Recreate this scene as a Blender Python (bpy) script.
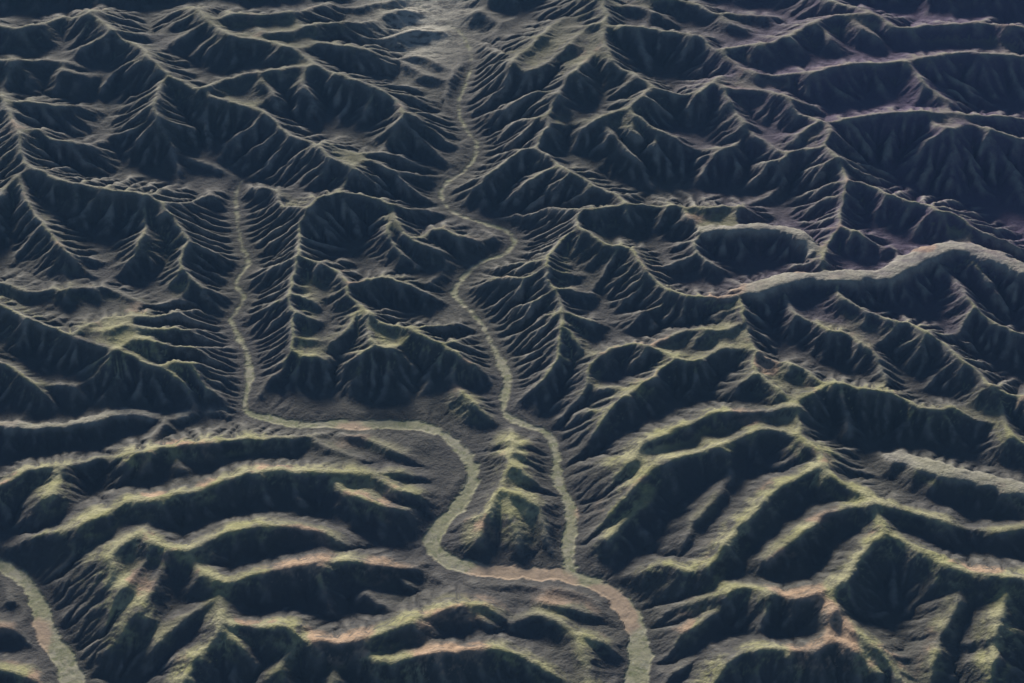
import bpy, math, time
import numpy as np

T0 = time.time()
for o in list(bpy.data.objects):
    bpy.data.objects.remove(o)
scene = bpy.context.scene

# ------------------------------------------------------------------ camera
IMG_W, IMG_H = 1024, 683
CAM_H = 7000.0                       # metres above the lowest riverbed
TILT = math.radians(37.0)            # angle of the view below the horizon
HFOV = math.radians(30.0)
F_PX = (IMG_W / 2) / math.tan(HFOV / 2)
cam_data = bpy.data.cameras.new("camera")
cam_data.sensor_fit = 'HORIZONTAL'
cam_data.angle = HFOV
cam_data.clip_start = 10.0
cam_data.clip_end = 300000.0
cam = bpy.data.objects.new("camera", cam_data)
cam.location = (0, 0, CAM_H)
cam.rotation_euler = (math.pi / 2 - TILT, 0, 0)
scene.collection.objects.link(cam)
scene.camera = cam

# ------------------------------------------------------------------ light
SUN_EL = math.radians(17.0)
SUN_AZ = math.radians(-14.0)         # from straight ahead (+Y), negative = to the left
SUN_DIR = (math.sin(SUN_AZ) * math.cos(SUN_EL), math.cos(SUN_AZ) * math.cos(SUN_EL), math.sin(SUN_EL))
world = bpy.data.worlds.new("World")
scene.world = world
world.use_nodes = True
wn = world.node_tree
bg = wn.nodes["Background"]
sky = wn.nodes.new("ShaderNodeTexSky")
sky.sky_type = 'NISHITA'
sky.sun_disc = False
sky.sun_elevation = SUN_EL
sky.sun_rotation = SUN_AZ
sky.altitude = 2500.0
wn.links.new(sky.outputs["Color"], bg.inputs["Color"])
bg.inputs["Strength"].default_value = 0.05
sun_data = bpy.data.lights.new("sun", 'SUN')
sun_data.energy = 5.0
sun_data.angle = math.radians(9.0)
sun_data.color = (1.0, 0.93, 0.82)
sun = bpy.data.objects.new("sun", sun_data)
from mathutils import Vector
sun.rotation_euler = Vector(SUN_DIR).to_track_quat('Z', 'Y').to_euler()
sun.location = (SUN_DIR[0] * 20000, SUN_DIR[1] * 20000, SUN_DIR[2] * 20000)
scene.collection.objects.link(sun)
vs = scene.view_settings
vs.view_transform = 'Standard'
vs.look = 'None'
vs.gamma = 1.0
vs.use_curve_mapping = False
vs.exposure = 0.85

# ------------------------------------------------------------------ map of the hills, read off the photograph
# a pixel gives a direction; its distance comes from the height of the riverbed or crest it lies on
def base_z(r):
    return 0.02 * (r - 6500.0)

def relief(r):                        # hills grow higher away from the camera
    return 1.0 + 0.45 * np.clip((r - 6500.0) / 7500.0, -0.2, 1.4)

def unproject(px, py, h):
    px = np.asarray(px, float); py = np.asarray(py, float); h = np.asarray(h, float)
    u = (px - IMG_W / 2) / F_PX
    v = (IMG_H / 2 - py) / F_PX
    dx = u
    dy = math.cos(TILT) + v * math.sin(TILT)
    dz = -math.sin(TILT) + v * math.cos(TILT)
    z = np.zeros_like(px)
    for _ in range(12):
        t = (z - CAM_H) / dz
        r = np.hypot(dx * t, dy * t)
        z = base_z(r) + h * relief(r)
    t = (z - CAM_H) / dz
    return dx * t, dy * t, z

# rivers: name, label, width start -> end in metres, pixels
RIVERS = [
    ("w0 60 120", [262,418, 300,424, 350,424, 400,425, 430,428, 450,440, 466,456, 472,475, 468,490, 455,510, 440,525, 432,540,
                   440,555, 462,566, 500,571, 560,575, 590,582, 612,595, 628,612, 637,635, 640,660, 636,690, 628,730],
     "broad green riverbed winding in a double bend to the bottom edge"),
    ("w1 14 42", [243,180, 236,195, 238,225, 242,245, 248,262, 240,275,
                  236,285, 243,297, 236,312, 231,320, 238,335, 247,355, 250,375, 246,395, 246,410, 262,418],
     "narrow pale riverbed coming down left of the feathered spurs"),
    ("w2 6 66", [415,-25, 420,5, 440,18, 462,35, 471,58, 467,80, 458,105, 465,128, 476,142, 475,155, 465,170, 450,180, 441,192, 447,207, 465,217, 490,225,
                  508,232, 514,242, 505,253, 480,263, 465,275, 455,290, 458,300, 470,310, 482,325, 490,340, 500,360, 507,378, 505,395,
                  504,412, 520,422, 545,432, 553,445, 556,465, 560,485, 569,505, 569,530, 569,555, 572,574],
     "pale winding riverbed running down the middle of the hills"),
    ("w3 70 110", [-40,545, -10,560, 15,575, 30,590, 40,610, 46,630, 58,650, 70,670, 82,705],
     "green and tan valley floor in the bottom left corner"),
]

# ridges: massif, slope, height at first and last point, pixels
RIDGES = """
E 62 215 200: 740,290 745,315 752,345 757,370 775,385 797,405
E 62 200 215: 797,405 800,425 802,437 818,448 825,455 823,465 838,480 862,491 873,503
E 62 215 205 16: 873,503 884,527 897,537 915,547 940,560 965,570 985,574 1024,578 1070,586
E 62 200 12 16: 757,350 725,347 700,357 680,357 650,345 632,343 608,350 592,363 588,378 574,405 560,428
E 66 195 12: 700,357 665,363 655,374 640,384 615,403 598,425 575,448 566,457
E 60 150 60: 640,383 600,387 583,392
E 60 120 15: 612,405 580,412 562,424
E 62 205 12 16: 797,405 760,410 720,410 690,422 650,440 632,458 615,468 605,485 592,503 580,520 575,540
E 66 205 12 16: 800,436 768,427 750,432 715,446 685,455 655,463 645,475 625,492 607,506 588,526 576,548
E 60 200 80: 757,372 748,378 733,387 720,405
E 62 130 15: 687,456 672,475 655,493 630,515 615,530 600,544 582,552
E 60 165 75: 737,440 731,470 716,497 700,513 688,535 677,556
E 66 210 15 16: 824,463 805,472 780,485 756,510 736,530 722,550 706,566 690,571 672,564 650,570 635,582 625,592
E 62 210 115 16: 873,503 848,507 830,511 815,521 800,533 785,545 768,557 742,577
E 66 215 15 16: 887,529 866,547 852,568 836,584 800,596 775,593 745,586 715,594 690,602 665,612 648,622
E 60 120 15: 745,588 738,602 715,614 690,628 662,641 650,650
E 60 100 30: 738,600 700,610 662,620
E 64 190 60 16: 836,584 833,602 830,625 827,642 812,650 790,650 768,648 745,651 725,666 712,683 695,705
E 60 180 90: 833,603 850,625 880,650 906,683 930,705
E 60 180 90: 831,636 850,648 872,665 895,690
E 60 70 15: 712,640 692,660 668,675 645,690
E 55 180 100: 965,572 955,605 938,645 930,690
E 55 190 120: 1010,577 1000,620 990,690
F 62 205 140: 797,397 815,390 835,382 847,382 870,388 890,390 905,398 920,405 940,408 950,405 965,414 985,421
F 58 200 185: 752,350 770,357 797,365 822,380
F 58 205 190: 757,372 775,383 795,395
F 60 215 150: 782,288 790,303 800,313 830,326 858,339 875,350 882,367 892,387
F 60 215 165: 826,280 845,297 865,307 895,318 920,325 940,338 962,356 985,376 1005,390 1040,396
F 58 170 155: 862,312 880,330 905,340 938,346
F 60 205 135: 948,250 970,262 990,275 1003,290 1012,305
F 60 195 135: 940,262 955,275 967,292 985,314 1010,327 1045,336
F 56 120 115: 982,318 974,332 968,345
F 56 120 150 75: 900,456 925,463 950,471 1000,482 1040,494
F 60 210 165: 875,500 905,510 932,516 950,524
F 60 140 150: 948,511 958,522 972,529 1000,530 1045,523
F 58 150 155: 1000,380 1010,430 1040,450
H 58 200 200 85: 740,290 770,281 800,274 815,273 840,274 885,273 905,263 925,251 950,245 975,248 1000,257 1040,272
H 60 195 190 58: 815,272 814,256 805,238 790,229 765,226 740,226 715,228 704,228
H 60 190 225: 815,268 825,252 838,226 843,200 848,177
H 58 222 165: 839,222 870,235 890,245 905,249
H 55 130 115: 855,195 880,220 905,240
H 55 140 115: 880,200 905,218 925,232
H 60 235 155: 848,177 870,182 900,196 930,203 960,215 985,230 1015,241
H 58 235 150: 820,118 835,118 870,113 912,108 950,110 985,113 1035,116
H 58 215 165: 910,110 930,119 945,125 970,123 1000,130 1040,140
H 58 220 135: 822,119 805,128 790,138 775,142
H 58 225 135: 828,142 815,147 795,149 775,158 760,165
H 60 240 238: 722,85 760,88 790,95 796,108 820,118 832,127 828,142 840,158 848,177
H 58 235 170: 760,72 785,72 815,68 850,62 890,60 905,57 940,52 970,50 1035,54
H 58 215 135: 905,58 918,72 932,87 962,106
H 58 200 125: 805,74 840,88 872,104
H 58 200 125: 793,98 815,104 835,112
H 55 120 105: 940,65 965,86 980,95
H 58 215 125: 838,15 870,30 905,49
H 58 215 125: 818,22 835,40 852,53
H 60 235 170: 720,48 745,43 770,40 790,32 815,20 838,13 870,12 890,20 905,25 940,22 985,20 1040,26
H 58 180 200: 815,-8 850,3 877,11
H 60 235 230: 625,23 665,28 700,34 712,45 720,48
H 58 235 235: 720,48 735,62 760,72
H 58 190 150: 640,-6 690,0 715,10 750,12 775,14
H 56 190 130: 722,16 745,27 765,30
H 56 180 165: 628,3 655,9 668,17
H 58 235 200: 732,90 722,75 700,88 688,95
H 58 215 190: 722,85 732,102 745,122 755,134
H 58 190 115: 755,134 732,143 715,152 703,162
H 58 190 125: 755,134 775,146 790,160 800,170
H 56 170 115: 742,120 725,118 708,130
H 56 150 135: 738,100 728,110 720,115
G 58 190 80: 512,60 530,44 552,24 570,12 590,5
G 60 215 60: 605,15 585,28 562,48 540,64 512,75 495,86 482,95
G 60 235 230: 600,-10 605,15 606,40 614,60 638,75 655,84
G 60 230 60: 655,84 632,100 602,115 582,130 573,152
G 58 225 110: 655,84 672,90 697,104
G 58 210 70: 626,106 650,122 680,138 706,153
G 58 190 60: 614,112 640,132 690,162
G 58 180 60: 600,118 620,140 660,165
G 60 225 150: 606,40 590,55 565,80 552,105 546,130 537,147
G 58 180 60: 565,80 548,85 520,97 495,108
G 58 170 40: 552,105 530,118 505,125 485,135
G 58 150 200: 505,150 525,147 540,148 556,160 572,170 590,180 615,191 628,201 670,203 700,204 742,204
G 56 170 100: 590,180 605,186 612,196
G 56 190 120: 682,205 692,215 710,220 730,217
G 56 200 190: 740,204 740,225
G 58 130 40: 505,150 495,165 478,178 466,188
G 56 150 50: 556,160 540,172 520,182 505,192
G 56 140 40: 572,170 555,182 535,195 520,202
K 60 60 200: 500,228 520,220 545,211 580,207 605,205 628,202
K 60 185 225: 555,210 580,224 605,240 632,246 643,262 656,278 675,290 700,294 740,291
K 56 205 195 50: 688,297 712,297 740,291
K 58 195 80: 700,229 697,250 715,262 745,279
K 58 195 80: 697,250 680,258 662,264 645,268
K 58 190 100: 704,229 690,240 672,248
K 60 190 170: 557,218 549,245 547,270 558,292 565,310
K 58 170 25: 565,310 556,335 546,358 532,375 515,388
K 58 165 40: 565,310 590,318 622,326
K 58 165 60: 565,310 575,340 592,362
K 54 160 20: 548,250 525,258 500,262
K 54 165 25: 547,270 520,275 480,285
K 54 165 25: 556,288 530,298 490,312
K 54 165 25: 563,305 540,320 500,338
K 54 150 25: 556,335 535,345 508,358
K 54 160 60: 551,262 575,272 598,272
K 54 165 60: 555,283 585,290 610,290
K 54 170 60: 632,248 615,262 592,272
K 54 180 60: 640,262 620,275 600,287
K 54 180 60: 655,278 632,290 610,300
K 58 195 70: 678,292 655,304 638,314 625,328
K 58 205 190: 745,318 725,328 690,327 665,337 650,345
K 56 190 100: 740,291 735,305 720,312 695,312 670,318
B 60 190 18: 288,207 310,203 320,194 350,190 375,195 400,205 425,208 443,208
B 56 150 70: 262,188 275,200 288,207
B 60 185 70: 288,207 286,240 283,270 281,300 289,330 286,350 283,368
B 60 68 12: 283,368 266,375 257,385 250,397
B 60 66 10: 283,368 310,372 340,380 352,390 358,400
B 58 160 20: 286,242 300,255 335,266 350,280 378,275 400,279 425,289 452,300
B 60 155 20: 335,266 345,287 368,308 382,321 430,325 468,318 478,322
B 54 150 15: 288,212 272,222 254,236
B 54 150 15: 287,228 270,238 256,250
B 54 150 15: 286,245 268,256 254,268
B 54 150 15: 284,262 266,272 250,282
B 54 150 15: 283,280 266,291 250,302
B 54 150 15: 282,298 264,310 247,322
B 54 130 15: 285,315 268,328 252,340
B 54 110 15: 288,332 270,345 257,356
B 54 145 50: 286,262 305,270 322,278
B 54 145 50: 284,285 305,296 325,303
B 54 145 50: 284,305 308,315 330,322
B 54 115 40: 289,330 312,338 335,345
B 54 105 35: 286,350 315,355 345,365
B 58 150 110: 350,285 354,308 346,328 332,342
B 60 150 66: 370,310 368,330 378,348 386,366
B 58 64 8: 386,366 400,382 412,396
B 58 64 8: 386,366 368,380 360,395
B 56 140 40: 376,345 360,352 345,360
B 56 140 40: 378,348 398,345 412,352
B 60 140 58: 405,325 425,334 446,346 451,364
B 58 56 8: 451,364 436,371 427,384 421,398
B 58 56 10: 451,364 470,369 485,376 500,380
B 54 120 15: 447,347 468,352 492,358
B 54 110 20: 440,340 460,340 484,343
B 56 70 12: 462,390 478,404 490,414 500,418
B 56 60 20: 420,285 440,275 455,268
B 56 130 30: 395,207 400,225 420,240 455,250
B 56 120 30: 380,197 385,225 400,250 430,262
B 56 100 25: 440,225 462,235 485,248
M 60 45 95: 512,428 514,447 505,462 492,484
M 60 95 12: 492,484 480,498 466,508 452,518
M 56 95 12: 505,462 530,472 552,481
M 56 85 12: 510,450 530,455 552,462
M 56 80 12: 512,440 532,445 550,450
M 56 95 12: 492,484 530,500 555,518 566,532
M 56 70 12: 535,502 550,530 560,552
M 56 90 12: 492,484 484,520 470,552
M 56 85 15: 500,490 515,520 520,555
A 60 230 200: 22,160 60,177 110,186 150,193 178,208
A 60 200 12: 178,208 195,228 205,248 215,270 226,292 234,306
A 58 190 55: 150,195 143,230 135,250 118,270 110,282
A 56 130 60: 137,250 150,258 166,270
A 56 170 60: 198,240 188,256 178,270 170,284
A 60 210 60: 22,160 20,180 30,205 45,225 65,250 90,270 112,287
A 56 140 70: 42,222 32,240 24,258
A 58 200 190: 22,160 5,185 -20,215
A 50 180 20: 170,203 200,202 230,205
A 50 180 20: 180,210 205,212 232,218
A 50 175 20: 187,218 210,222 234,230
A 50 170 20: 193,226 214,233 236,242
A 50 160 20: 198,236 218,245 240,256
A 50 150 20: 204,248 222,257 240,268
A 58 120 60: 110,186 120,205 118,228
A 56 140 60: 75,183 85,205 100,225
N 50 170 18: -30,275 0,281 30,289 60,287 100,286 130,295 150,303 175,300 195,300 215,307 231,315
N 68 215 20: -40,290 0,303 30,316 60,329 95,342 130,352 160,367 185,378 210,388 242,391
N 48 190 20: 70,331 105,316 145,313 190,312 228,317
N 48 190 20: 85,337 120,325 160,326 232,330
N 48 180 18: 115,348 140,338 180,344 240,350
N 48 150 18: 155,364 180,361 205,364 245,367
N 58 150 70: 95,342 120,362 142,382
N 56 140 60: 130,352 150,372 172,394
N 56 150 60: 35,320 25,345 18,355
P 58 165 70: -30,345 0,361 22,373 42,390 54,407
P 56 130 60: 58,382 70,384 82,392 92,402
P 60 95 20 42: -30,420 0,423 40,425 70,424 100,416 130,412 165,416 192,411 225,408
P 52 60 70: 60,412 80,405 98,404 112,410
P 60 80 125 16: 165,417 155,433 132,447 100,458 60,465 30,468 15,475 -30,500
P 60 165 15 16: 132,452 165,447 195,442 256,437 300,436 335,431
P 56 140 60: 165,449 185,470 198,481
P 56 120 60: 195,443 215,460 222,470
P 56 80 20: 305,437 340,450 375,463 390,470
P 56 60 18: 350,431 385,445 420,462
P 56 150 90: 60,466 55,485 45,510
P 60 185 15 16: 128,500 150,500 175,494 200,489 230,477 260,471 300,470 350,472 400,472 430,478
P 58 185 70: 128,500 100,514 70,531 40,548 20,560
P 56 120 18: 318,474 350,492 390,507 430,512
P 56 100 25: 370,474 395,488 430,492
P 56 150 70: 175,496 195,512 215,522
S 62 200 70 16: 142,531 155,543 185,550 205,541 230,530 260,525 295,526 325,533 345,543 362,554
S 58 195 60: 142,531 115,549 95,574 60,592 50,602
S 56 150 120: 142,531 150,516 160,503
S 56 185 60: 160,546 132,575 105,602 85,626 70,645
S 56 185 60: 168,548 152,585 130,620 100,650
S 62 200 18 16: 187,551 200,568 218,580 235,579 256,573 285,566 310,562 340,560 370,563 400,566 428,563
S 60 200 130: 218,580 221,605 222,624 213,640 196,655 185,675 172,700
S 56 170 60: 216,598 188,614 160,640 135,668
S 62 195 45 16: 222,622 256,625 285,626 300,637 320,640 350,640 380,632 410,622 440,610 465,605 485,605 505,618 515,636
S 56 110 40: 465,605 483,618 498,634
S 56 185 70: 222,625 240,645 262,665
S 56 175 70: 300,638 285,660 262,690
S 56 150 70: 330,640 335,665 330,700
S 56 110 60: 365,593 390,606 412,618
S 56 150 50: 260,575 250,595 245,612
S 56 120 40: 320,562 310,585 305,610
S 60 165 55 16: 345,641 357,651 385,661 400,659 430,652 465,650 495,648 520,655 545,668 575,690
S 56 70 70: 512,622 540,614 572,632 586,660 590,700
S 58 34 30: 436,574 450,584 475,583 510,585 560,589 590,598 612,612
S 54 40 25: 470,584 500,596 530,600
S 54 45 20: 545,590 548,604 540,614
S 54 60 12: 540,600 575,608 606,616
S 54 65 12: 575,634 600,640 625,650
S 56 100 60: 400,660 405,680 400,710
S 56 100 60: 180,680 150,700 120,720
W 56 70 15: -40,622 0,626 25,629 48,638
W 56 90 30: -40,665 10,670 60,690
H 60 130 130: 560,-22 640,-14 720,-20 800,-12 880,-18 960,-12 1060,-20
G 60 120 120: 500,-16 530,-22 560,-22 600,-10
C 60 130 110: -60,-14 20,-22 100,-12 180,-20 260,-12 330,-24
C 60 230 185: 90,8 115,30 140,46 166,71 180,78 197,88
C 60 185 20: 197,88 225,98 256,107 275,118 290,132 325,142 350,149 395,152 440,178
C 58 185 190: 197,88 222,78 256,70 285,66 318,63
C 58 190 25: 312,66 340,72 375,85 392,95 404,109 420,119 455,130
C 58 210 195: 196,5 208,20 230,32 256,37 285,43 302,53 318,64
C 58 190 50: 256,28 290,30 310,22 340,20 385,19
C 58 180 60: 318,40 350,43 375,50 390,56
C 56 65 15: 395,57 420,54 437,62 460,72
C 56 65 15: 405,62 425,72 455,82
C 56 65 15: 380,40 400,32 420,28 450,30
C 56 65 15: 385,12 405,8 425,12
C 56 65 15: 355,5 385,0 410,-8
C 58 200 25: -30,56 0,58 35,58 68,59 85,66 100,76 112,89
C 58 205 20: -30,92 0,95 30,100 60,103 95,103 112,100
C 58 205 18: 10,112 30,125 50,136 68,140 95,140 118,136
C 56 70 12 30: 112,88 115,112 122,137 150,147 190,158 218,166 238,178
C 60 225 230: 0,92 10,112 18,138 22,160
C 58 200 60: 162,72 156,100 153,122 132,126
C 56 160 30: 60,68 80,72 100,82
C 56 130 40: 250,106 240,130 232,150
C 56 135 40: 225,98 210,118 198,138
C 56 130 40: 275,120 268,138 258,152
C 56 200 60: 320,142 330,155 355,165 380,178
C 56 190 50: 256,72 270,90 285,112
C 56 180 50: 300,66 305,85 320,105
C 56 150 40: 345,75 350,95 375,112 395,125
C 56 170 40: 404,110 395,122 380,130
C 56 150 20: 352,150 385,165 420,178 440,190
C 56 180 60: 115,30 80,45 50,52
C 56 180 60: 140,46 120,60 105,72
C 58 200 150: -20,20 20,25 60,15 90,8
C 58 190 120: 208,20 180,35 165,50
C 58 200 90: 230,10 262,12 300,8 330,0
D 56 65 15: 488,40 480,55 474,75
D 56 65 15: 500,20 490,45 478,60
D 56 65 15: 480,8 505,20 530,10
"""
MASSIFS = {
    "A": ("hill", "dark hill with feathered spurs left of the narrow pale riverbed, near the left edge"),
    "B": ("hill", "hill of herringbone spurs between the two pale riverbeds"),
    "C": ("hill", "blue hazy hills filling the upper left corner"),
    "D": ("hill", "small pale hazy hill right of the bright plateau at the top edge"),
    "E": ("hill", "big hill with long golden lit spurs right of the lower river"),
    "F": ("hill", "dark shaded hill at the right edge below the broad pale crest"),
    "G": ("hill", "grey hazy hill at the top centre with slanting spurs"),
    "H": ("hill", "purple shaded hills with thin lit crests in the upper right corner"),
    "K": ("hill", "grey hill right of the middle riverbed with feathered sides and a tan summit"),
    "M": ("hill", "small wedge of hill inside the fork of the two green rivers"),
    "N": ("hill", "hill with a streaked lit back slope left of the joining riverbed"),
    "P": ("hill", "dark hill with long green crests inside the bend of the broad river"),
    "S": ("hill", "hill with tan and green crests at the bottom left below the river bend"),
    "W": ("hill", "low tan hill at the bottom left corner beyond the green valley floor"),
    "O": ("hill", "outlying low hills along the side and top edges of the view"),
}

def smooth_line(p, step):
    """Catmull-Rom through the points, resampled about every `step` pixels"""
    p = np.asarray(p, float)
    q = np.vstack([2 * p[0] - p[1], p, 2 * p[-1] - p[-2]])
    out = []
    for i in range(1, len(q) - 2):
        n = max(2, int(np.hypot(*(q[i + 1, :2] - q[i, :2])) / step))
        t = (np.arange(n) / n)[:, None]
        a, b, c, d = q[i - 1], q[i], q[i + 1], q[i + 2]
        out.append(0.5 * (2 * b + (c - a) * t + (2 * a - 5 * b + 4 * c - d) * t**2 + (3 * b - a - 3 * c + d) * t**3))
    out.append(q[-2][None, :])
    return np.vstack(out)

# ------------------------------------------------------------------ terrain grid: cells grow with distance (equal angles)
R0, R1, HALF = 5600.0, 18000.0, math.radians(27.0)
DA = 0.00098
NA = int(math.log(R1 / R0) / DA) // 2 * 2 + 1
NT = int(2 * HALF / DA) // 2 * 2 + 1
ga = math.log(R0) + np.arange(NA) * DA
gt = -HALF + np.arange(NT) * (2 * HALF / (NT - 1))

def value_noise(u, v, seed):
    iu = np.floor(u).astype(np.int64); iv = np.floor(v).astype(np.int64)
    fu = u - iu; fv = v - iv
    fu = fu * fu * fu * (fu * (fu * 6 - 15) + 10); fv = fv * fv * fv * (fv * (fv * 6 - 15) + 10)
    tab = np.random.default_rng(seed).random((512, 512)).astype(np.float32)
    g = lambda a, b: tab[a & 511, b & 511]
    return (g(iu, iv) * (1 - fu) + g(iu + 1, iv) * fu) * (1 - fv) + (g(iu, iv + 1) * (1 - fu) + g(iu + 1, iv + 1) * fu) * fv

def fbm(u, v, seed, octaves=4, gain=0.5, ridged=False):
    s = 0; amp = 1; tot = 0
    for k in range(octaves):
        c, sn = math.cos(0.6 + k), math.sin(0.6 + k)
        n = value_noise((u * c - v * sn) * 2**k + 17.3 * k, (u * sn + v * c) * 2**k + 5.1 * k, seed + k) * 2 - 1
        if ridged:
            n = 1 - 2 * np.abs(n)
        s = s + amp * n; tot += amp; amp *= gain
    return s / tot

def grid(step):
    a = ga[::step]; t = gt[::step]
    A, T = np.meshgrid(a, t, indexing='ij')
    R = np.exp(A)
    return A, T, R, R * np.sin(T), R * np.cos(T)

def jump_flood(shape, cell_i, cell_j, X, Y, cost, hgt=None):
    """cost(ids, X, Y) -> value to be maximised; returns winning seed id for every cell"""
    win = np.full(shape, -1, np.int64)
    o = np.argsort(hgt, kind='stable') if hgt is not None else np.arange(len(cell_i))
    win[cell_i[o], cell_j[o]] = o
    val = np.full(shape, -1e9)
    m = win >= 0
    val[m] = cost(win[m], X[m], Y[m])
    steps = [512, 256, 128, 64, 32, 16, 8, 4, 2, 1, 2, 1]
    for s in steps:
        for di in (-s, 0, s):
            for dj in (-s, 0, s):
                if di == 0 and dj == 0:
                    continue
                if abs(di) >= shape[0] or abs(dj) >= shape[1]:
                    continue
                i0, i1 = max(0, -di), min(shape[0], shape[0] - di)
                j0, j1 = max(0, -dj), min(shape[1], shape[1] - dj)
                src = win[i0 + di:i1 + di, j0 + dj:j1 + dj]
                ok = src >= 0
                v = np.where(ok, cost(np.maximum(src, 0), X[i0:i1, j0:j1], Y[i0:i1, j0:j1]), -1e9)
                cur = val[i0:i1, j0:j1]
                better = v > cur
                cur[better] = v[better]
                win[i0:i1, j0:j1][better] = src[better]
    return win, val

# --- seeds
rx, ry, rz, rs, rid, rw = [], [], [], [], [], []   # rw: half width of the flat top, metres
ridge_massif = []
rng = np.random.default_rng(11)
for line in RIDGES.strip().splitlines():
    head, pts = line.split(":")
    mk, sl, h0, h1, *fl = head.split()
    flat = float(fl[0]) if fl else 6.0
    P = np.array([[float(c) for c in q.split(",")] for q in pts.split()])
    P = smooth_line(P, 1.0)
    L = np.concatenate([[0], np.cumsum(np.hypot(*np.diff(P, axis=0).T))]); L /= L[-1]
    h = float(h0) + (float(h1) - float(h0)) * np.where(float(h1) < float(h0), L**3.4, 1 - (1 - L)**3.4)
    wob = np.interp(L * (len(P) / 14.0), np.arange(200), rng.normal(0, 0.05, 200))
    h = h * (1 + wob)
    x, y, z = unproject(P[:, 0], P[:, 1], h)
    rx.append(x); ry.append(y); rz.append(z); rs.append(np.full(len(x), float(sl) / 100)); rid.append(np.full(len(x), len(ridge_massif))); rw.append(np.full(len(x), flat))
    ridge_massif.append(mk)

# side spurs: each crest sends buttresses down both flanks, gentler than the flank itself
for k in range(len(ridge_massif)):
    x, y, z = rx[k], ry[k], rz[k]
    r = np.hypot(x, y)
    seg = np.concatenate([[0], np.cumsum(np.hypot(np.diff(x), np.diff(y)))])
    for side in (-1, 1):
        at = rng.uniform(0.2, 1.0) * r[0] * 0.008
        while at < seg[-1]:
            q = min(int(np.searchsorted(seg, at)), len(x) - 2)
            tx, ty = x[q + 1] - x[max(q - 3, 0)], y[q + 1] - y[max(q - 3, 0)]
            tl = math.hypot(tx, ty) + 1e-6; tx, ty = tx / tl, ty / tl
            lean = rng.uniform(-0.1, 1.1) * (1 if z[-1] < z[0] else -1)
            dx, dy = -ty * side + tx * lean, tx * side + ty * lean
            dl = math.hypot(dx, dy); dx, dy = dx / dl, dy / dl
            h = z[q] - base_z(r[q])
            sl = rng.uniform(0.36, 0.5)
            length = min((h - 8) / sl, r[q] * rng.uniform(0.012, 0.05))
            sunny = dx * math.sin(SUN_AZ) + dy * math.cos(SUN_AZ)
            skip = (sunny > 0.0 and r[q] < 8300 and rng.random() < 0.92) or (ridge_massif[k] in 'HF' and rng.random() < 0.5)
            if length > r[q] * 0.006 and not skip:
                t = np.arange(0, length, r[q] * 0.0012)
                bend = rng.normal(0, 0.6) * (t / length)**2 * length * 0.5
                ex, ey = x[q] + dx * t - dy * bend, y[q] + dy * t + dx * bend
                wob = np.interp(t / (r[q] * 0.006), np.arange(60), np.cumsum(rng.normal(0, 1.0, 60)))
                ez = z[q] - rng.uniform(1, 14) * relief(r[q]) - sl * t + wob * 1.3
                rx.append(ex); ry.append(ey); rz.append(ez); rs.append(np.full(len(t), rng.uniform(0.58, 0.78))); rid.append(np.full(len(t), k)); rw.append(np.full(len(t), 1.5))
            at += r[q] * rng.choice([rng.uniform(0.003, 0.008), rng.uniform(0.006, 0.019)]) * (0.8 if r[q] > 11000 else 1.0)
rx, ry, rz, rs, rid, rw = [np.concatenate(q) for q in (rx, ry, rz, rs, rid, rw)]
vx, vy, vw, vid, vs_ = [], [], [], [], []
for k, (w, flat, lab) in enumerate(RIVERS):
    _, w0, w1 = w.split()
    P = smooth_line(np.array(flat, float).reshape(-1, 2), 1.0)
    L = np.linspace(0, 1, len(P))
    x, y, z = unproject(P[:, 0], P[:, 1], np.zeros(len(P)))
    vx.append(x); vy.append(y); vw.append(float(w0) + (float(w1) - float(w0)) * L**1.4); vid.append(np.full(len(P), k)); vs_.append(0.5 + (3.0 if k in (1, 2) else 0.0) * np.clip(1 - L * (8 if k == 1 else 5), 0, 1))
vx, vy, vw, vid, vs_ = [np.concatenate(q) for q in (vx, vy, vw, vid, vs_)]

def cells(x, y, step, shape):
    i = np.round((np.log(np.hypot(x, y)) - ga[0]) / (DA * step)).astype(int)
    j = np.round((np.arctan2(x, y) + HALF) / ((gt[1] - gt[0]) * step)).astype(int)
    ok = (i >= 0) & (i < shape[0]) & (j >= 0) & (j < shape[1])
    return i, j, ok

# --- half-resolution heights from crests and riverbeds
A, T, R, X, Y = grid(2)
shape = A.shape
U, V = A * 100, T * 100
wx = X + fbm(U * 1.1, V * 1.1, 3, 3) * R * 0.0028
wy = Y + fbm(U * 1.1, V * 1.1, 7, 3) * R * 0.0028
ci, cj, ok = cells(rx, ry, 2, shape)
sx, sy, sz, ss, sid, sw = rx[ok], ry[ok], rz[ok], rs[ok], rid[ok], rw[ok]
BACK = (math.sin(SUN_AZ), math.cos(SUN_AZ))
def crest_cost(i, x, y):
    # the slopes towards the far left are the gentle ones, the others steep
    dx = x - sx[i]; dy = y - sy[i]
    d = np.hypot(dx, dy)
    k = np.maximum(d - sw[i], 0) / (d + 1e-6)
    tilt = 0.2 * (1 - k) * (dx * BACK[0] + dy * BACK[1]) * np.clip(sw[i] / 12 - 1, 0, 1)
    return sz[i] - tilt - 0.04 * np.minimum(d, sw[i]) - ss[i] * k * (0.92 * d - 0.18 * (dx * BACK[0] + dy * BACK[1]))
win_r, cone = jump_flood(shape, ci[ok], cj[ok], wx, wy, crest_cost, sz)
ci, cj, ok = cells(vx, vy, 2, shape)
qx, qy, qw, qid, qs = vx[ok], vy[ok], vw[ok], vid[ok], vs_[ok]
win_v, vd = jump_flood(shape, ci[ok], cj[ok], X, Y, lambda i, x, y: qw[i] * 0.5 - np.hypot(x - qx[i], y - qy[i]))
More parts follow.
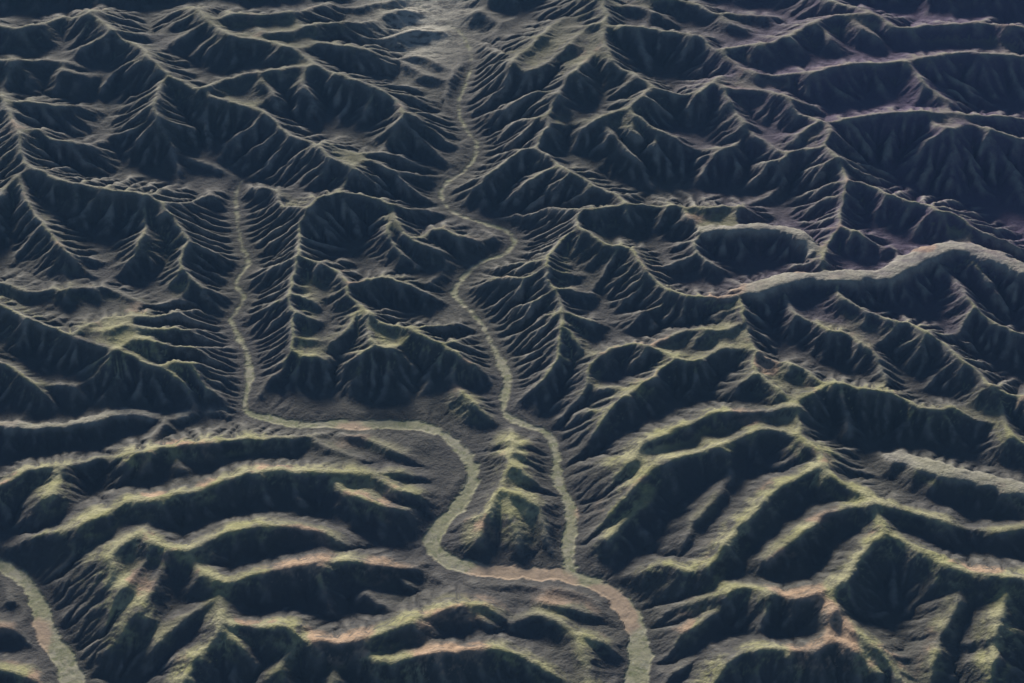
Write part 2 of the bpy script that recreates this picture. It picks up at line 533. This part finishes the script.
dist_bank = -vd + fbm(U * 0.75, V * 0.75, 81, 5, 0.62) * np.minimum(R * 0.0042, 6 + qw[win_v] * 0.42)                         # metres outside the bank, negative on the riverbed
print("flood", time.time() - T0)

ZB = base_z(R); RL = relief(R)
# where the picture does not reach, hills of the same size go on
depth = Y * math.cos(TILT) + (CAM_H - ZB) * math.sin(TILT)
ppx = IMG_W / 2 + X / depth * F_PX
ppy = IMG_H / 2 + ((CAM_H - ZB) * math.cos(TILT) - Y * math.sin(TILT)) / depth * F_PX
out = np.maximum(np.maximum(-ppx, ppx - IMG_W), np.maximum(-ppy, ppy - IMG_H))
out = np.clip((out + 5) / 70.0, 0, 1)
ridged = fbm(U * 0.22, V * 0.22, 21, 4, 0.5, True)
hills = ZB + RL * (80 + 150 * ridged) * out + RL * (4 + 10 * ridged) * (1 - out)
k = 8.0 * RL
z = np.maximum(cone, hills) + k * np.log1p(np.exp(-np.abs(cone - hills) / k))
bank = np.maximum(dist_bank, 0)
z = np.minimum(z, ZB + 0.12 * bank + qs[win_v] * np.maximum(bank - 12, 0) + 1)
z = np.maximum(z, ZB + 0.5)
z = np.where(dist_bank < 0, ZB, z)

# --- flowing water cuts gullies into the slopes
def neighbours(z, Rr, rough):
    nI, nJ = z.shape
    best = np.zeros(z.shape); rec = np.arange(z.size).reshape(z.shape); dist = np.ones(z.shape)
    cell = Rr * DA_CUR
    for di, dj, w in ((-1,0,1),(1,0,1),(0,-1,1),(0,1,1),(-1,-1,1.4142),(-1,1,1.4142),(1,-1,1.4142),(1,1,1.4142)):
        i0, i1 = max(0, -di), nI - max(0, di); j0, j1 = max(0, -dj), nJ - max(0, dj)
        s = (z[i0:i1, j0:j1] - z[i0+di:i1+di, j0+dj:j1+dj]) / (cell[i0:i1, j0:j1] * w)
        s = s * (1 + rough * rng.random(s.shape))
        m = s > best[i0:i1, j0:j1]
        best[i0:i1, j0:j1][m] = s[m]
        ii, jj = np.nonzero(m)
        rec[i0:i1, j0:j1][m] = (ii + i0 + di) * nJ + jj + j0 + dj
        dist[i0:i1, j0:j1][m] = (cell[i0:i1, j0:j1] * w)[m]
    return rec, dist

def erode(z, Rr, fixed, steps, kdt, diff, rough, spare):
    z = z.copy()
    cell2 = (Rr * DA_CUR)**2
    kmap = 0.4 + 1.1 * np.clip((Rr - 7900) / 1500, 0, 1) - 0.4 * np.clip((Rr - 10500) / 2000, 0, 1)
    kmap = kmap * (1 - 0.85 * spare)
    for it in range(steps):
        rec, dist = neighbours(z, Rr, rough)
        rec[fixed] = np.arange(z.size).reshape(z.shape)[fixed]
        rec = rec.ravel(); d = dist.ravel()
        p = rec.copy(); dep = (rec != np.arange(rec.size)).astype(np.int64)
        while True:
            add = dep[p]
            if not add.any(): break
            dep = dep + add; p = p[p]
        order = np.argsort(dep, kind='stable')
        bounds = np.searchsorted(dep[order], np.arange(dep.max() + 2))
        acc = cell2.ravel().copy()
        for L in range(len(bounds) - 2, 0, -1):
            c = order[bounds[L]:bounds[L + 1]]
            np.add.at(acc, rec[c], acc[c])
        zf = z.ravel()
        Fk = kdt * kmap.ravel() * np.sqrt(np.minimum(acc, 4e5)) / d
        for L in range(1, len(bounds) - 1):
            c = order[bounds[L]:bounds[L + 1]]
            zf[c] = (zf[c] + Fk[c] * zf[rec[c]]) / (1 + Fk[c])
        z = zf.reshape(z.shape)
        lap = np.zeros_like(z)
        lap[1:-1, 1:-1] = (z[:-2, 1:-1] + z[2:, 1:-1] + z[1:-1, :-2] + z[1:-1, 2:]) / 4 - z[1:-1, 1:-1]
        z = np.where(fixed, z, z + diff * lap)
    return z

DA_CUR = DA * 2
bw = sw[win_r]
bench = np.clip(bw / 40 - 0.2, 0, 1) * (np.hypot(wx - sx[win_r], wy - sy[win_r]) < bw * 1.15)
fixed = dist_bank < 0
fixed[0, :] = fixed[-1, :] = True; fixed[:, 0] = fixed[:, -1] = True
rough0 = fbm(U * 1.6, V * 1.6, 31, 4, 0.6) * 5 * RL
g0 = np.hypot(*np.gradient(z)) / (R * DA * 2)
steep = np.clip(g0 / 0.3, 0.12, 1)
z = np.where(fixed, z, z + rough0 * steep * np.clip(dist_bank / 80, 0, 1))
z = erode(z, R, fixed, 10, 0.08, 0.22, 0.7, bench)
print("erode half", time.time() - T0)

# --- full resolution
def up2(f):
    g = np.zeros((f.shape[0] * 2 - 1, f.shape[1] * 2 - 1))
    g[::2, ::2] = f
    e = np.pad(f, ((1, 1), (0, 0)), mode='edge')
    g[1::2, ::2] = (9 * (f[:-1] + f[1:]) - e[:-3] - e[3:]) / 16 if f.shape[0] > 3 else (f[:-1] + f[1:]) / 2
    h = g[:, ::2]
    e = np.pad(h, ((0, 0), (1, 1)), mode='edge')
    g[:, 1::2] = (9 * (h[:, :-1] + h[:, 1:]) - e[:, :-3] - e[:, 3:]) / 16
    return g
z = up2(z); dist_full = up2(dist_bank)
A, T, R, X, Y = grid(1)
DA_CUR = DA
bench = np.repeat(np.repeat(bench, 2, 0), 2, 1)[:NA, :NT].astype(float)
U, V = A * 100, T * 100
fixed = dist_full < 0
fixed[0, :] = fixed[-1, :] = True; fixed[:, 0] = fixed[:, -1] = True
bankw = np.clip(dist_full / 40, 0, 1)
z = np.where(fixed, z, z + fbm(U * 4.5, V * 4.5, 51, 3, 0.6) * 4.0 * relief(R) * bankw * np.clip(np.hypot(*np.gradient(z)) / (R * DA) / 0.35, 0.1, 1) * np.clip((R - 6500) / 2200, 0.75, 1))
z = erode(z, R, fixed, 5, 0.08, 0.14, 0.8, bench)
z = z + fbm(U * 9, V * 9, 61, 2) * 0.8 * bankw + fbm(U * 2.2, V * 2.2, 65, 4, 0.6) * 1.6 * (1 - bankw)
print("erode full", time.time() - T0)
lab_ridge = np.repeat(np.repeat(win_r, 2, 0), 2, 1)[:NA, :NT]
lab_ridge = sid[lab_ridge]
lab_river = np.repeat(np.repeat(win_v, 2, 0), 2, 1)[:NA, :NT]
lab_river = qid[lab_river]
out_full = up2(out)
cone_full = up2(cone); hills_full = up2(hills)

# ------------------------------------------------------------------ materials
def ground_material(name):
    m = bpy.data.materials.new(name); m.use_nodes = True
    nt = m.node_tree; N = nt.nodes; Lk = nt.links
    bsdf = N["Principled BSDF"]
    bsdf.inputs["Roughness"].default_value = 0.95
    bsdf.inputs["Specular IOR Level"].default_value = 0.1
    geo = N.new("ShaderNodeNewGeometry")
    def noise(scale, detail=5, rough=0.6, dist=0.0):
        n = N.new("ShaderNodeTexNoise"); n.inputs["Scale"].default_value = scale
        n.inputs["Detail"].default_value = detail; n.inputs["Roughness"].default_value = rough; n.inputs["Distortion"].default_value = dist
        Lk.new(geo.outputs["Position"], n.inputs["Vector"]); return n.outputs["Fac"]
    def ramp(sock, a, b):
        n = N.new("ShaderNodeMapRange"); n.interpolation_type = 'SMOOTHSTEP'
        n.inputs["From Min"].default_value = a; n.inputs["From Max"].default_value = b
        Lk.new(sock, n.inputs["Value"]); return n.outputs["Result"]
    def mix(fac, c0, c1):
        n = N.new("ShaderNodeMix"); n.data_type = 'RGBA'
        for s, c in ((6, c0), (7, c1)):
            if isinstance(c, tuple): n.inputs[s].default_value = (*c, 1)
            else: Lk.new(c, n.inputs[s])
        if isinstance(fac, float): n.inputs[0].default_value = fac
        else: Lk.new(fac, n.inputs[0])
        return n.outputs[2]
    def math_(op, a, b):
        n = N.new("ShaderNodeMath"); n.operation = op
        for s, c in ((0, a), (1, b)):
            if isinstance(c, (int, float)): n.inputs[s].default_value = c
            else: Lk.new(c, n.inputs[s])
        return n.outputs[0]
    def attr(nm):
        n = N.new("ShaderNodeAttribute"); n.attribute_name = nm; return n.outputs["Fac"]
    rock = mix(ramp(noise(0.0045, 6), 0.35, 0.65), (0.05, 0.049, 0.044), (0.08, 0.077, 0.068))
    rock = mix(ramp(noise(0.0009, 3), 0.42, 0.62), rock, (0.066, 0.063, 0.062))
    xyz = N.new('ShaderNodeSeparateXYZ'); Lk.new(geo.outputs['Position'], xyz.inputs[0])
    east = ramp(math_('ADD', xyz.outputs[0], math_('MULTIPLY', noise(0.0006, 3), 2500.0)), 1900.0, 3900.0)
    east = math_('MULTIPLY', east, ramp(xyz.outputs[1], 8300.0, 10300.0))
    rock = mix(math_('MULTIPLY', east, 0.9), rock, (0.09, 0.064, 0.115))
    grass = mix(ramp(noise(0.006, 5), 0.4, 0.6), (0.3, 0.29, 0.14), (0.36, 0.34, 0.2))
    soil = mix(ramp(noise(0.012, 4), 0.35, 0.65), (0.4, 0.27, 0.175), (0.47, 0.33, 0.225))
    cover = mix(math_('MAXIMUM', ramp(noise(0.0028, 4), 0.58, 0.66), ramp(math_('ADD', attr('soil'), math_('MULTIPLY', noise(0.01, 4), 0.5)), 0.55, 0.75)), grass, soil)
    rock = mix(math_('MULTIPLY', attr('crest'), math_('MULTIPLY', ramp(noise(0.008, 4, 0.65), 0.3, 0.6), 0.8)), rock, (0.27, 0.255, 0.225))  # sunlit look of the ridge tops put into the rock colour
    rock = mix(attr('pale'), rock, mix(ramp(math_('ADD', attr('soil'), math_('MULTIPLY', noise(0.01, 4), 0.4)), 0.45, 0.75), (0.43, 0.405, 0.34), (0.46, 0.32, 0.22)))
    gentle = math_('MULTIPLY', attr("grass"), ramp(noise(0.005, 6, 0.65), 0.3, 0.55))
    col = mix(gentle, rock, cover)
    bed = mix(ramp(noise(0.0045, 6, 0.65), 0.42, 0.6), (0.29, 0.28, 0.18), (0.33, 0.31, 0.23))
    bed = mix(ramp(noise(0.013, 5, 0.7, 1.5), 0.45, 0.65), bed, (0.19, 0.2, 0.11))
    bed = mix(ramp(noise(0.022, 3, 0.6, 2.0), 0.6, 0.72), bed, (0.34, 0.33, 0.25))
    bed = mix(math_('MULTIPLY', ramp(math_('ADD', attr('soil'), math_('MULTIPLY', noise(0.012, 4), 0.6)), 0.55, 0.85), 0.85), bed, (0.4, 0.29, 0.21))
    col = mix(attr("riverbed"), col, bed)
    speck = ramp(noise(0.05, 3, 0.7), 0.3, 0.7)
    col = mix(math_('MULTIPLY', speck, 0.35), col, mix(0.5, col, (0.05, 0.05, 0.045)))
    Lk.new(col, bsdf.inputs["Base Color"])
    bump = N.new("ShaderNodeBump"); bump.inputs["Distance"].default_value = 20.0; bump.inputs["Strength"].default_value = 0.75
    hmix = math_('MULTIPLY', math_('ADD', noise(0.02, 6, 0.65), math_('MULTIPLY', noise(0.07, 4, 0.7), 0.45)), math_('SUBTRACT', 1.0, math_('MULTIPLY', attr("riverbed"), 0.75)))
    Lk.new(hmix, bump.inputs["Height"])
    Lk.new(bump.outputs["Normal"], bsdf.inputs["Normal"])
    return m
MAT = ground_material("dry_hillside")

# ------------------------------------------------------------------ meshes cut from the grid, one per crest and riverbed
gx = np.gradient(z, axis=0) / (R * DA); gy = np.gradient(z, axis=1) / (R * (gt[1] - gt[0]))
slope = np.hypot(gx, gy)
# normal from radial / tangential slope
er = np.stack([np.sin(T), np.cos(T)], -1); et = np.stack([np.cos(T), -np.sin(T)], -1)
nrm = np.concatenate([-(gx[..., None] * er + gy[..., None] * et), np.ones(z.shape + (1,))], -1)
nrm /= np.linalg.norm(nrm, axis=-1, keepdims=True)
nrm = nrm.reshape(-1, 3).astype(np.float32)
bed_att = np.clip(0.6 - (dist_full + fbm(U * 3, V * 3, 85, 3) * R * 0.0012) / (R * 0.0026), 0, 1)
bed_att = bed_att * bed_att * (3 - 2 * bed_att)
px_, py_, _ = unproject([422.0], [14.0], [60.0])
pale_att = np.exp(-(((X - px_[0]) / 330)**2 + ((Y - py_[0]) / 650)**2)) * np.clip(0.45 + 1.6 * fbm(U * 3.0, V * 1.6, 77, 4, 0.6, True), 0, 1)
SOIL = [(720,298,30), (800,279,14), (920,262,16), (650,345,22), (765,378,14), (745,425,16), (350,425,22), (170,435,18), (155,500,14),
        (300,561,32), (400,566,34), (500,572,34), (555,577,22), (605,588,18), (622,606,16), (340,640,30), (450,650,34), (790,587,26),
        (815,520,20), (820,650,34), (980,573,22), (20,630,26), (592,500,16), (680,620,14), (250,625,14)]
soil_att = np.zeros_like(z)
for sxp, syp, rad in SOIL:
    a_, b_, _ = unproject([sxp], [syp], [90.0])
    soil_att += np.exp(-(((X - a_[0]) / (rad * 5.5))**2 + ((Y - b_[0]) / (rad * 7.0))**2))
soil_att = np.clip(soil_att, 0, 1)
def blur(f, n):
    for _ in range(n):
        f = (np.pad(f, ((1, 1), (0, 0)), mode='edge')[:-2] + 2 * f + np.pad(f, ((1, 1), (0, 0)), mode='edge')[2:]) / 4
        f = (np.pad(f, ((0, 0), (1, 1)), mode='edge')[:, :-2] + 2 * f + np.pad(f, ((0, 0), (1, 1)), mode='edge')[:, 2:]) / 4
    return f
zs = z[::4, ::4]
broad = blur(zs, 4) - blur(zs, 60)
bi = np.clip(np.round(np.arange(NA) / 4).astype(int), 0, broad.shape[0] - 1); bj = np.clip(np.round(np.arange(NT) / 4).astype(int), 0, broad.shape[1] - 1)
broad = blur(broad[bi][:, bj], 6) / relief(R)
grass_att = np.clip((broad + 3) / 24.0, 0, 1) * np.clip(2.6 - slope / 0.27, 0, 1) * np.clip(1.4 - (R - 6500) / 4200, 0.3, 1)
bench = blur(bench, 4)
grass_att = grass_att * (1 - 0.75 * bench)
bench = bench * np.clip(0.75 + 0.9 * fbm(U * 2.5, V * 2.5, 79, 4, 0.65), 0.15, 1)
pale_att = np.maximum(pale_att, bench * 0.55)
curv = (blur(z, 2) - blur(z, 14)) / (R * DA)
lit_crest_att = np.clip(curv / 0.9, 0, 1)  # ground that bulges gets a lighter colour, standing in for sunlight on crests
co = np.stack([X, Y, z], -1).reshape(-1, 3).astype(np.float32)
flat_grass = grass_att.ravel().astype(np.float32); flat_bed = bed_att.ravel().astype(np.float32)

NR = len(ridge_massif); NV = len(RIVERS)
lab = lab_ridge.copy()
lab[(out_full > 0.5) & (hills_full > cone_full)] = NR
lab[dist_full < 0] = (NR + 1 + lab_river)[dist_full < 0]
quad_lab = lab[:-1, :-1]
idx = np.arange(NA * NT).reshape(NA, NT)
quads = np.stack([idx[:-1, :-1], idx[:-1, 1:], idx[1:, 1:], idx[1:, :-1]], -1).reshape(-1, 4)
ql = quad_lab.ravel()

def mesh_object(name, sel, parent=None):
    q = quads[sel]
    used = np.unique(q)
    remap = np.searchsorted(used, q)
    me = bpy.data.meshes.new(name)
    me.vertices.add(len(used)); me.loops.add(q.size); me.polygons.add(len(q))
    me.vertices.foreach_set("co", co[used].ravel())
    me.loops.foreach_set("vertex_index", remap.ravel().astype(np.int32))
    me.polygons.foreach_set("loop_start", np.arange(0, q.size, 4, dtype=np.int32))
    me.update(calc_edges=True)
    me.polygons.foreach_set("use_smooth", np.ones(len(q), bool))
    for nm, arr in (("grass", flat_grass), ("riverbed", flat_bed), ("crest", lit_crest_att.ravel().astype(np.float32)), ("soil", soil_att.ravel().astype(np.float32)), ("pale", pale_att.ravel().astype(np.float32))):
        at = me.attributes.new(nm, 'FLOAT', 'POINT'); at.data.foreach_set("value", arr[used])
    me.normals_split_custom_set_from_vertices(nrm[used])
    me.materials.append(MAT)
    o = bpy.data.objects.new(name, me)
    scene.collection.objects.link(o)
    o.parent = parent
    if parent is not None:
        o.location = -parent.location
    return o

roots = {}
order = np.argsort(ql, kind='stable')
bnd = np.searchsorted(ql[order], np.arange(NR + NV + 2))
for i in range(NR + 1):
    sel = order[bnd[i]:bnd[i + 1]]
    if len(sel) < 4: continue
    mk = ridge_massif[i] if i < NR else "O"
    if mk not in roots:
        e = bpy.data.objects.new(MASSIFS[mk][0], None)
        members = [k for k in range(NR) if ridge_massif[k] == mk] if i < NR else [NR]
        c = co[quads[np.concatenate([order[bnd[k]:bnd[k + 1]] for k in members])][:, 0]]
        e.location = (float(c[:, 0].mean()), float(c[:, 1].mean()), float(c[:, 2].min())); e.empty_display_size = 200
        e["kind"] = "structure"; e["label"] = MASSIFS[mk][1]; e["category"] = "hill"; e["group"] = "bare hills"
        scene.collection.objects.link(e); roots[mk] = e
    mesh_object("ridge" if i < NR else "hillside", sel, roots[mk])
for kx in range(NV):
    sel = order[bnd[NR + 1 + kx]:bnd[NR + 2 + kx]]
    if len(sel) == 0: continue
    o = mesh_object("riverbed", sel)
    o["kind"] = "structure"; o["label"] = RIVERS[kx][2]; o["category"] = "riverbed"
print("meshes", time.time() - T0)

# ------------------------------------------------------------------ the plain that goes on to the horizon
def far_ground():
    n = 90
    xs = np.linspace(-42000, 42000, n); ys = np.linspace(-42000, 42000, n)
    Xg, Yg = np.meshgrid(xs, ys)
    r = np.hypot(Xg, Yg); th = np.arctan2(Xg, Yg)
    zz = base_z(np.clip(r, 6500, 18000)) + 320 * fbm(Xg / 3000, Yg / 3000, 91, 4, 0.5, True)
    inside = (r > R0 * 0.9) & (r < R1 * 1.08) & (np.abs(th) < HALF * 1.12)
    zz = np.where(inside, -260, np.maximum(zz, -120))
    v = np.stack([Xg, Yg, zz], -1).reshape(-1, 3)
    ii = np.arange(n * n).reshape(n, n)
    f = np.stack([ii[:-1, :-1], ii[:-1, 1:], ii[1:, 1:], ii[1:, :-1]], -1).reshape(-1, 4)
    me = bpy.data.meshes.new("terrain")
    me.from_pydata(v.tolist(), [], f.tolist())
    me.polygons.foreach_set("use_smooth", np.ones(len(f), bool))
    me.materials.append(MAT)
    o = bpy.data.objects.new("terrain", me)
    o["kind"] = "structure"; o["label"] = "rolling bare country going on around the hills to the horizon"; o["category"] = "terrain"
    scene.collection.objects.link(o)
far_ground()

# ------------------------------------------------------------------ haze
def haze():
    me = bpy.data.meshes.new("haze")
    a, z0, z1 = 45000.0, -265.0, CAM_H + 40.0
    v = [(x, y, zz) for zz in (z0, z1) for x, y in ((-a, -a), (a, -a), (a, a), (-a, a))]
    f = [(3, 2, 1, 0), (4, 5, 6, 7), (0, 1, 5, 4), (1, 2, 6, 5), (2, 3, 7, 6), (3, 0, 4, 7)]
    me.from_pydata(v, [], f)
    m = bpy.data.materials.new("haze_air"); m.use_nodes = True
    nt = m.node_tree
    for n in list(nt.nodes):
        if n.type == 'BSDF_PRINCIPLED': nt.nodes.remove(n)
    pv = nt.nodes.new("ShaderNodeVolumePrincipled")
    pv.inputs["Color"].default_value = (0.22, 0.5, 1.0, 1)
    pv.inputs["Density"].default_value = 2.6e-6
    pv.inputs["Anisotropy"].default_value = 0.0
    nt.links.new(pv.outputs["Volume"], nt.nodes["Material Output"].inputs["Volume"])
    me.materials.append(m)
    o = bpy.data.objects.new("haze", me)
    o["kind"] = "stuff"; o["label"] = "thin blue haze in the air over the hills"; o["category"] = "haze"
    scene.collection.objects.link(o)
haze()
print("done", time.time() - T0)
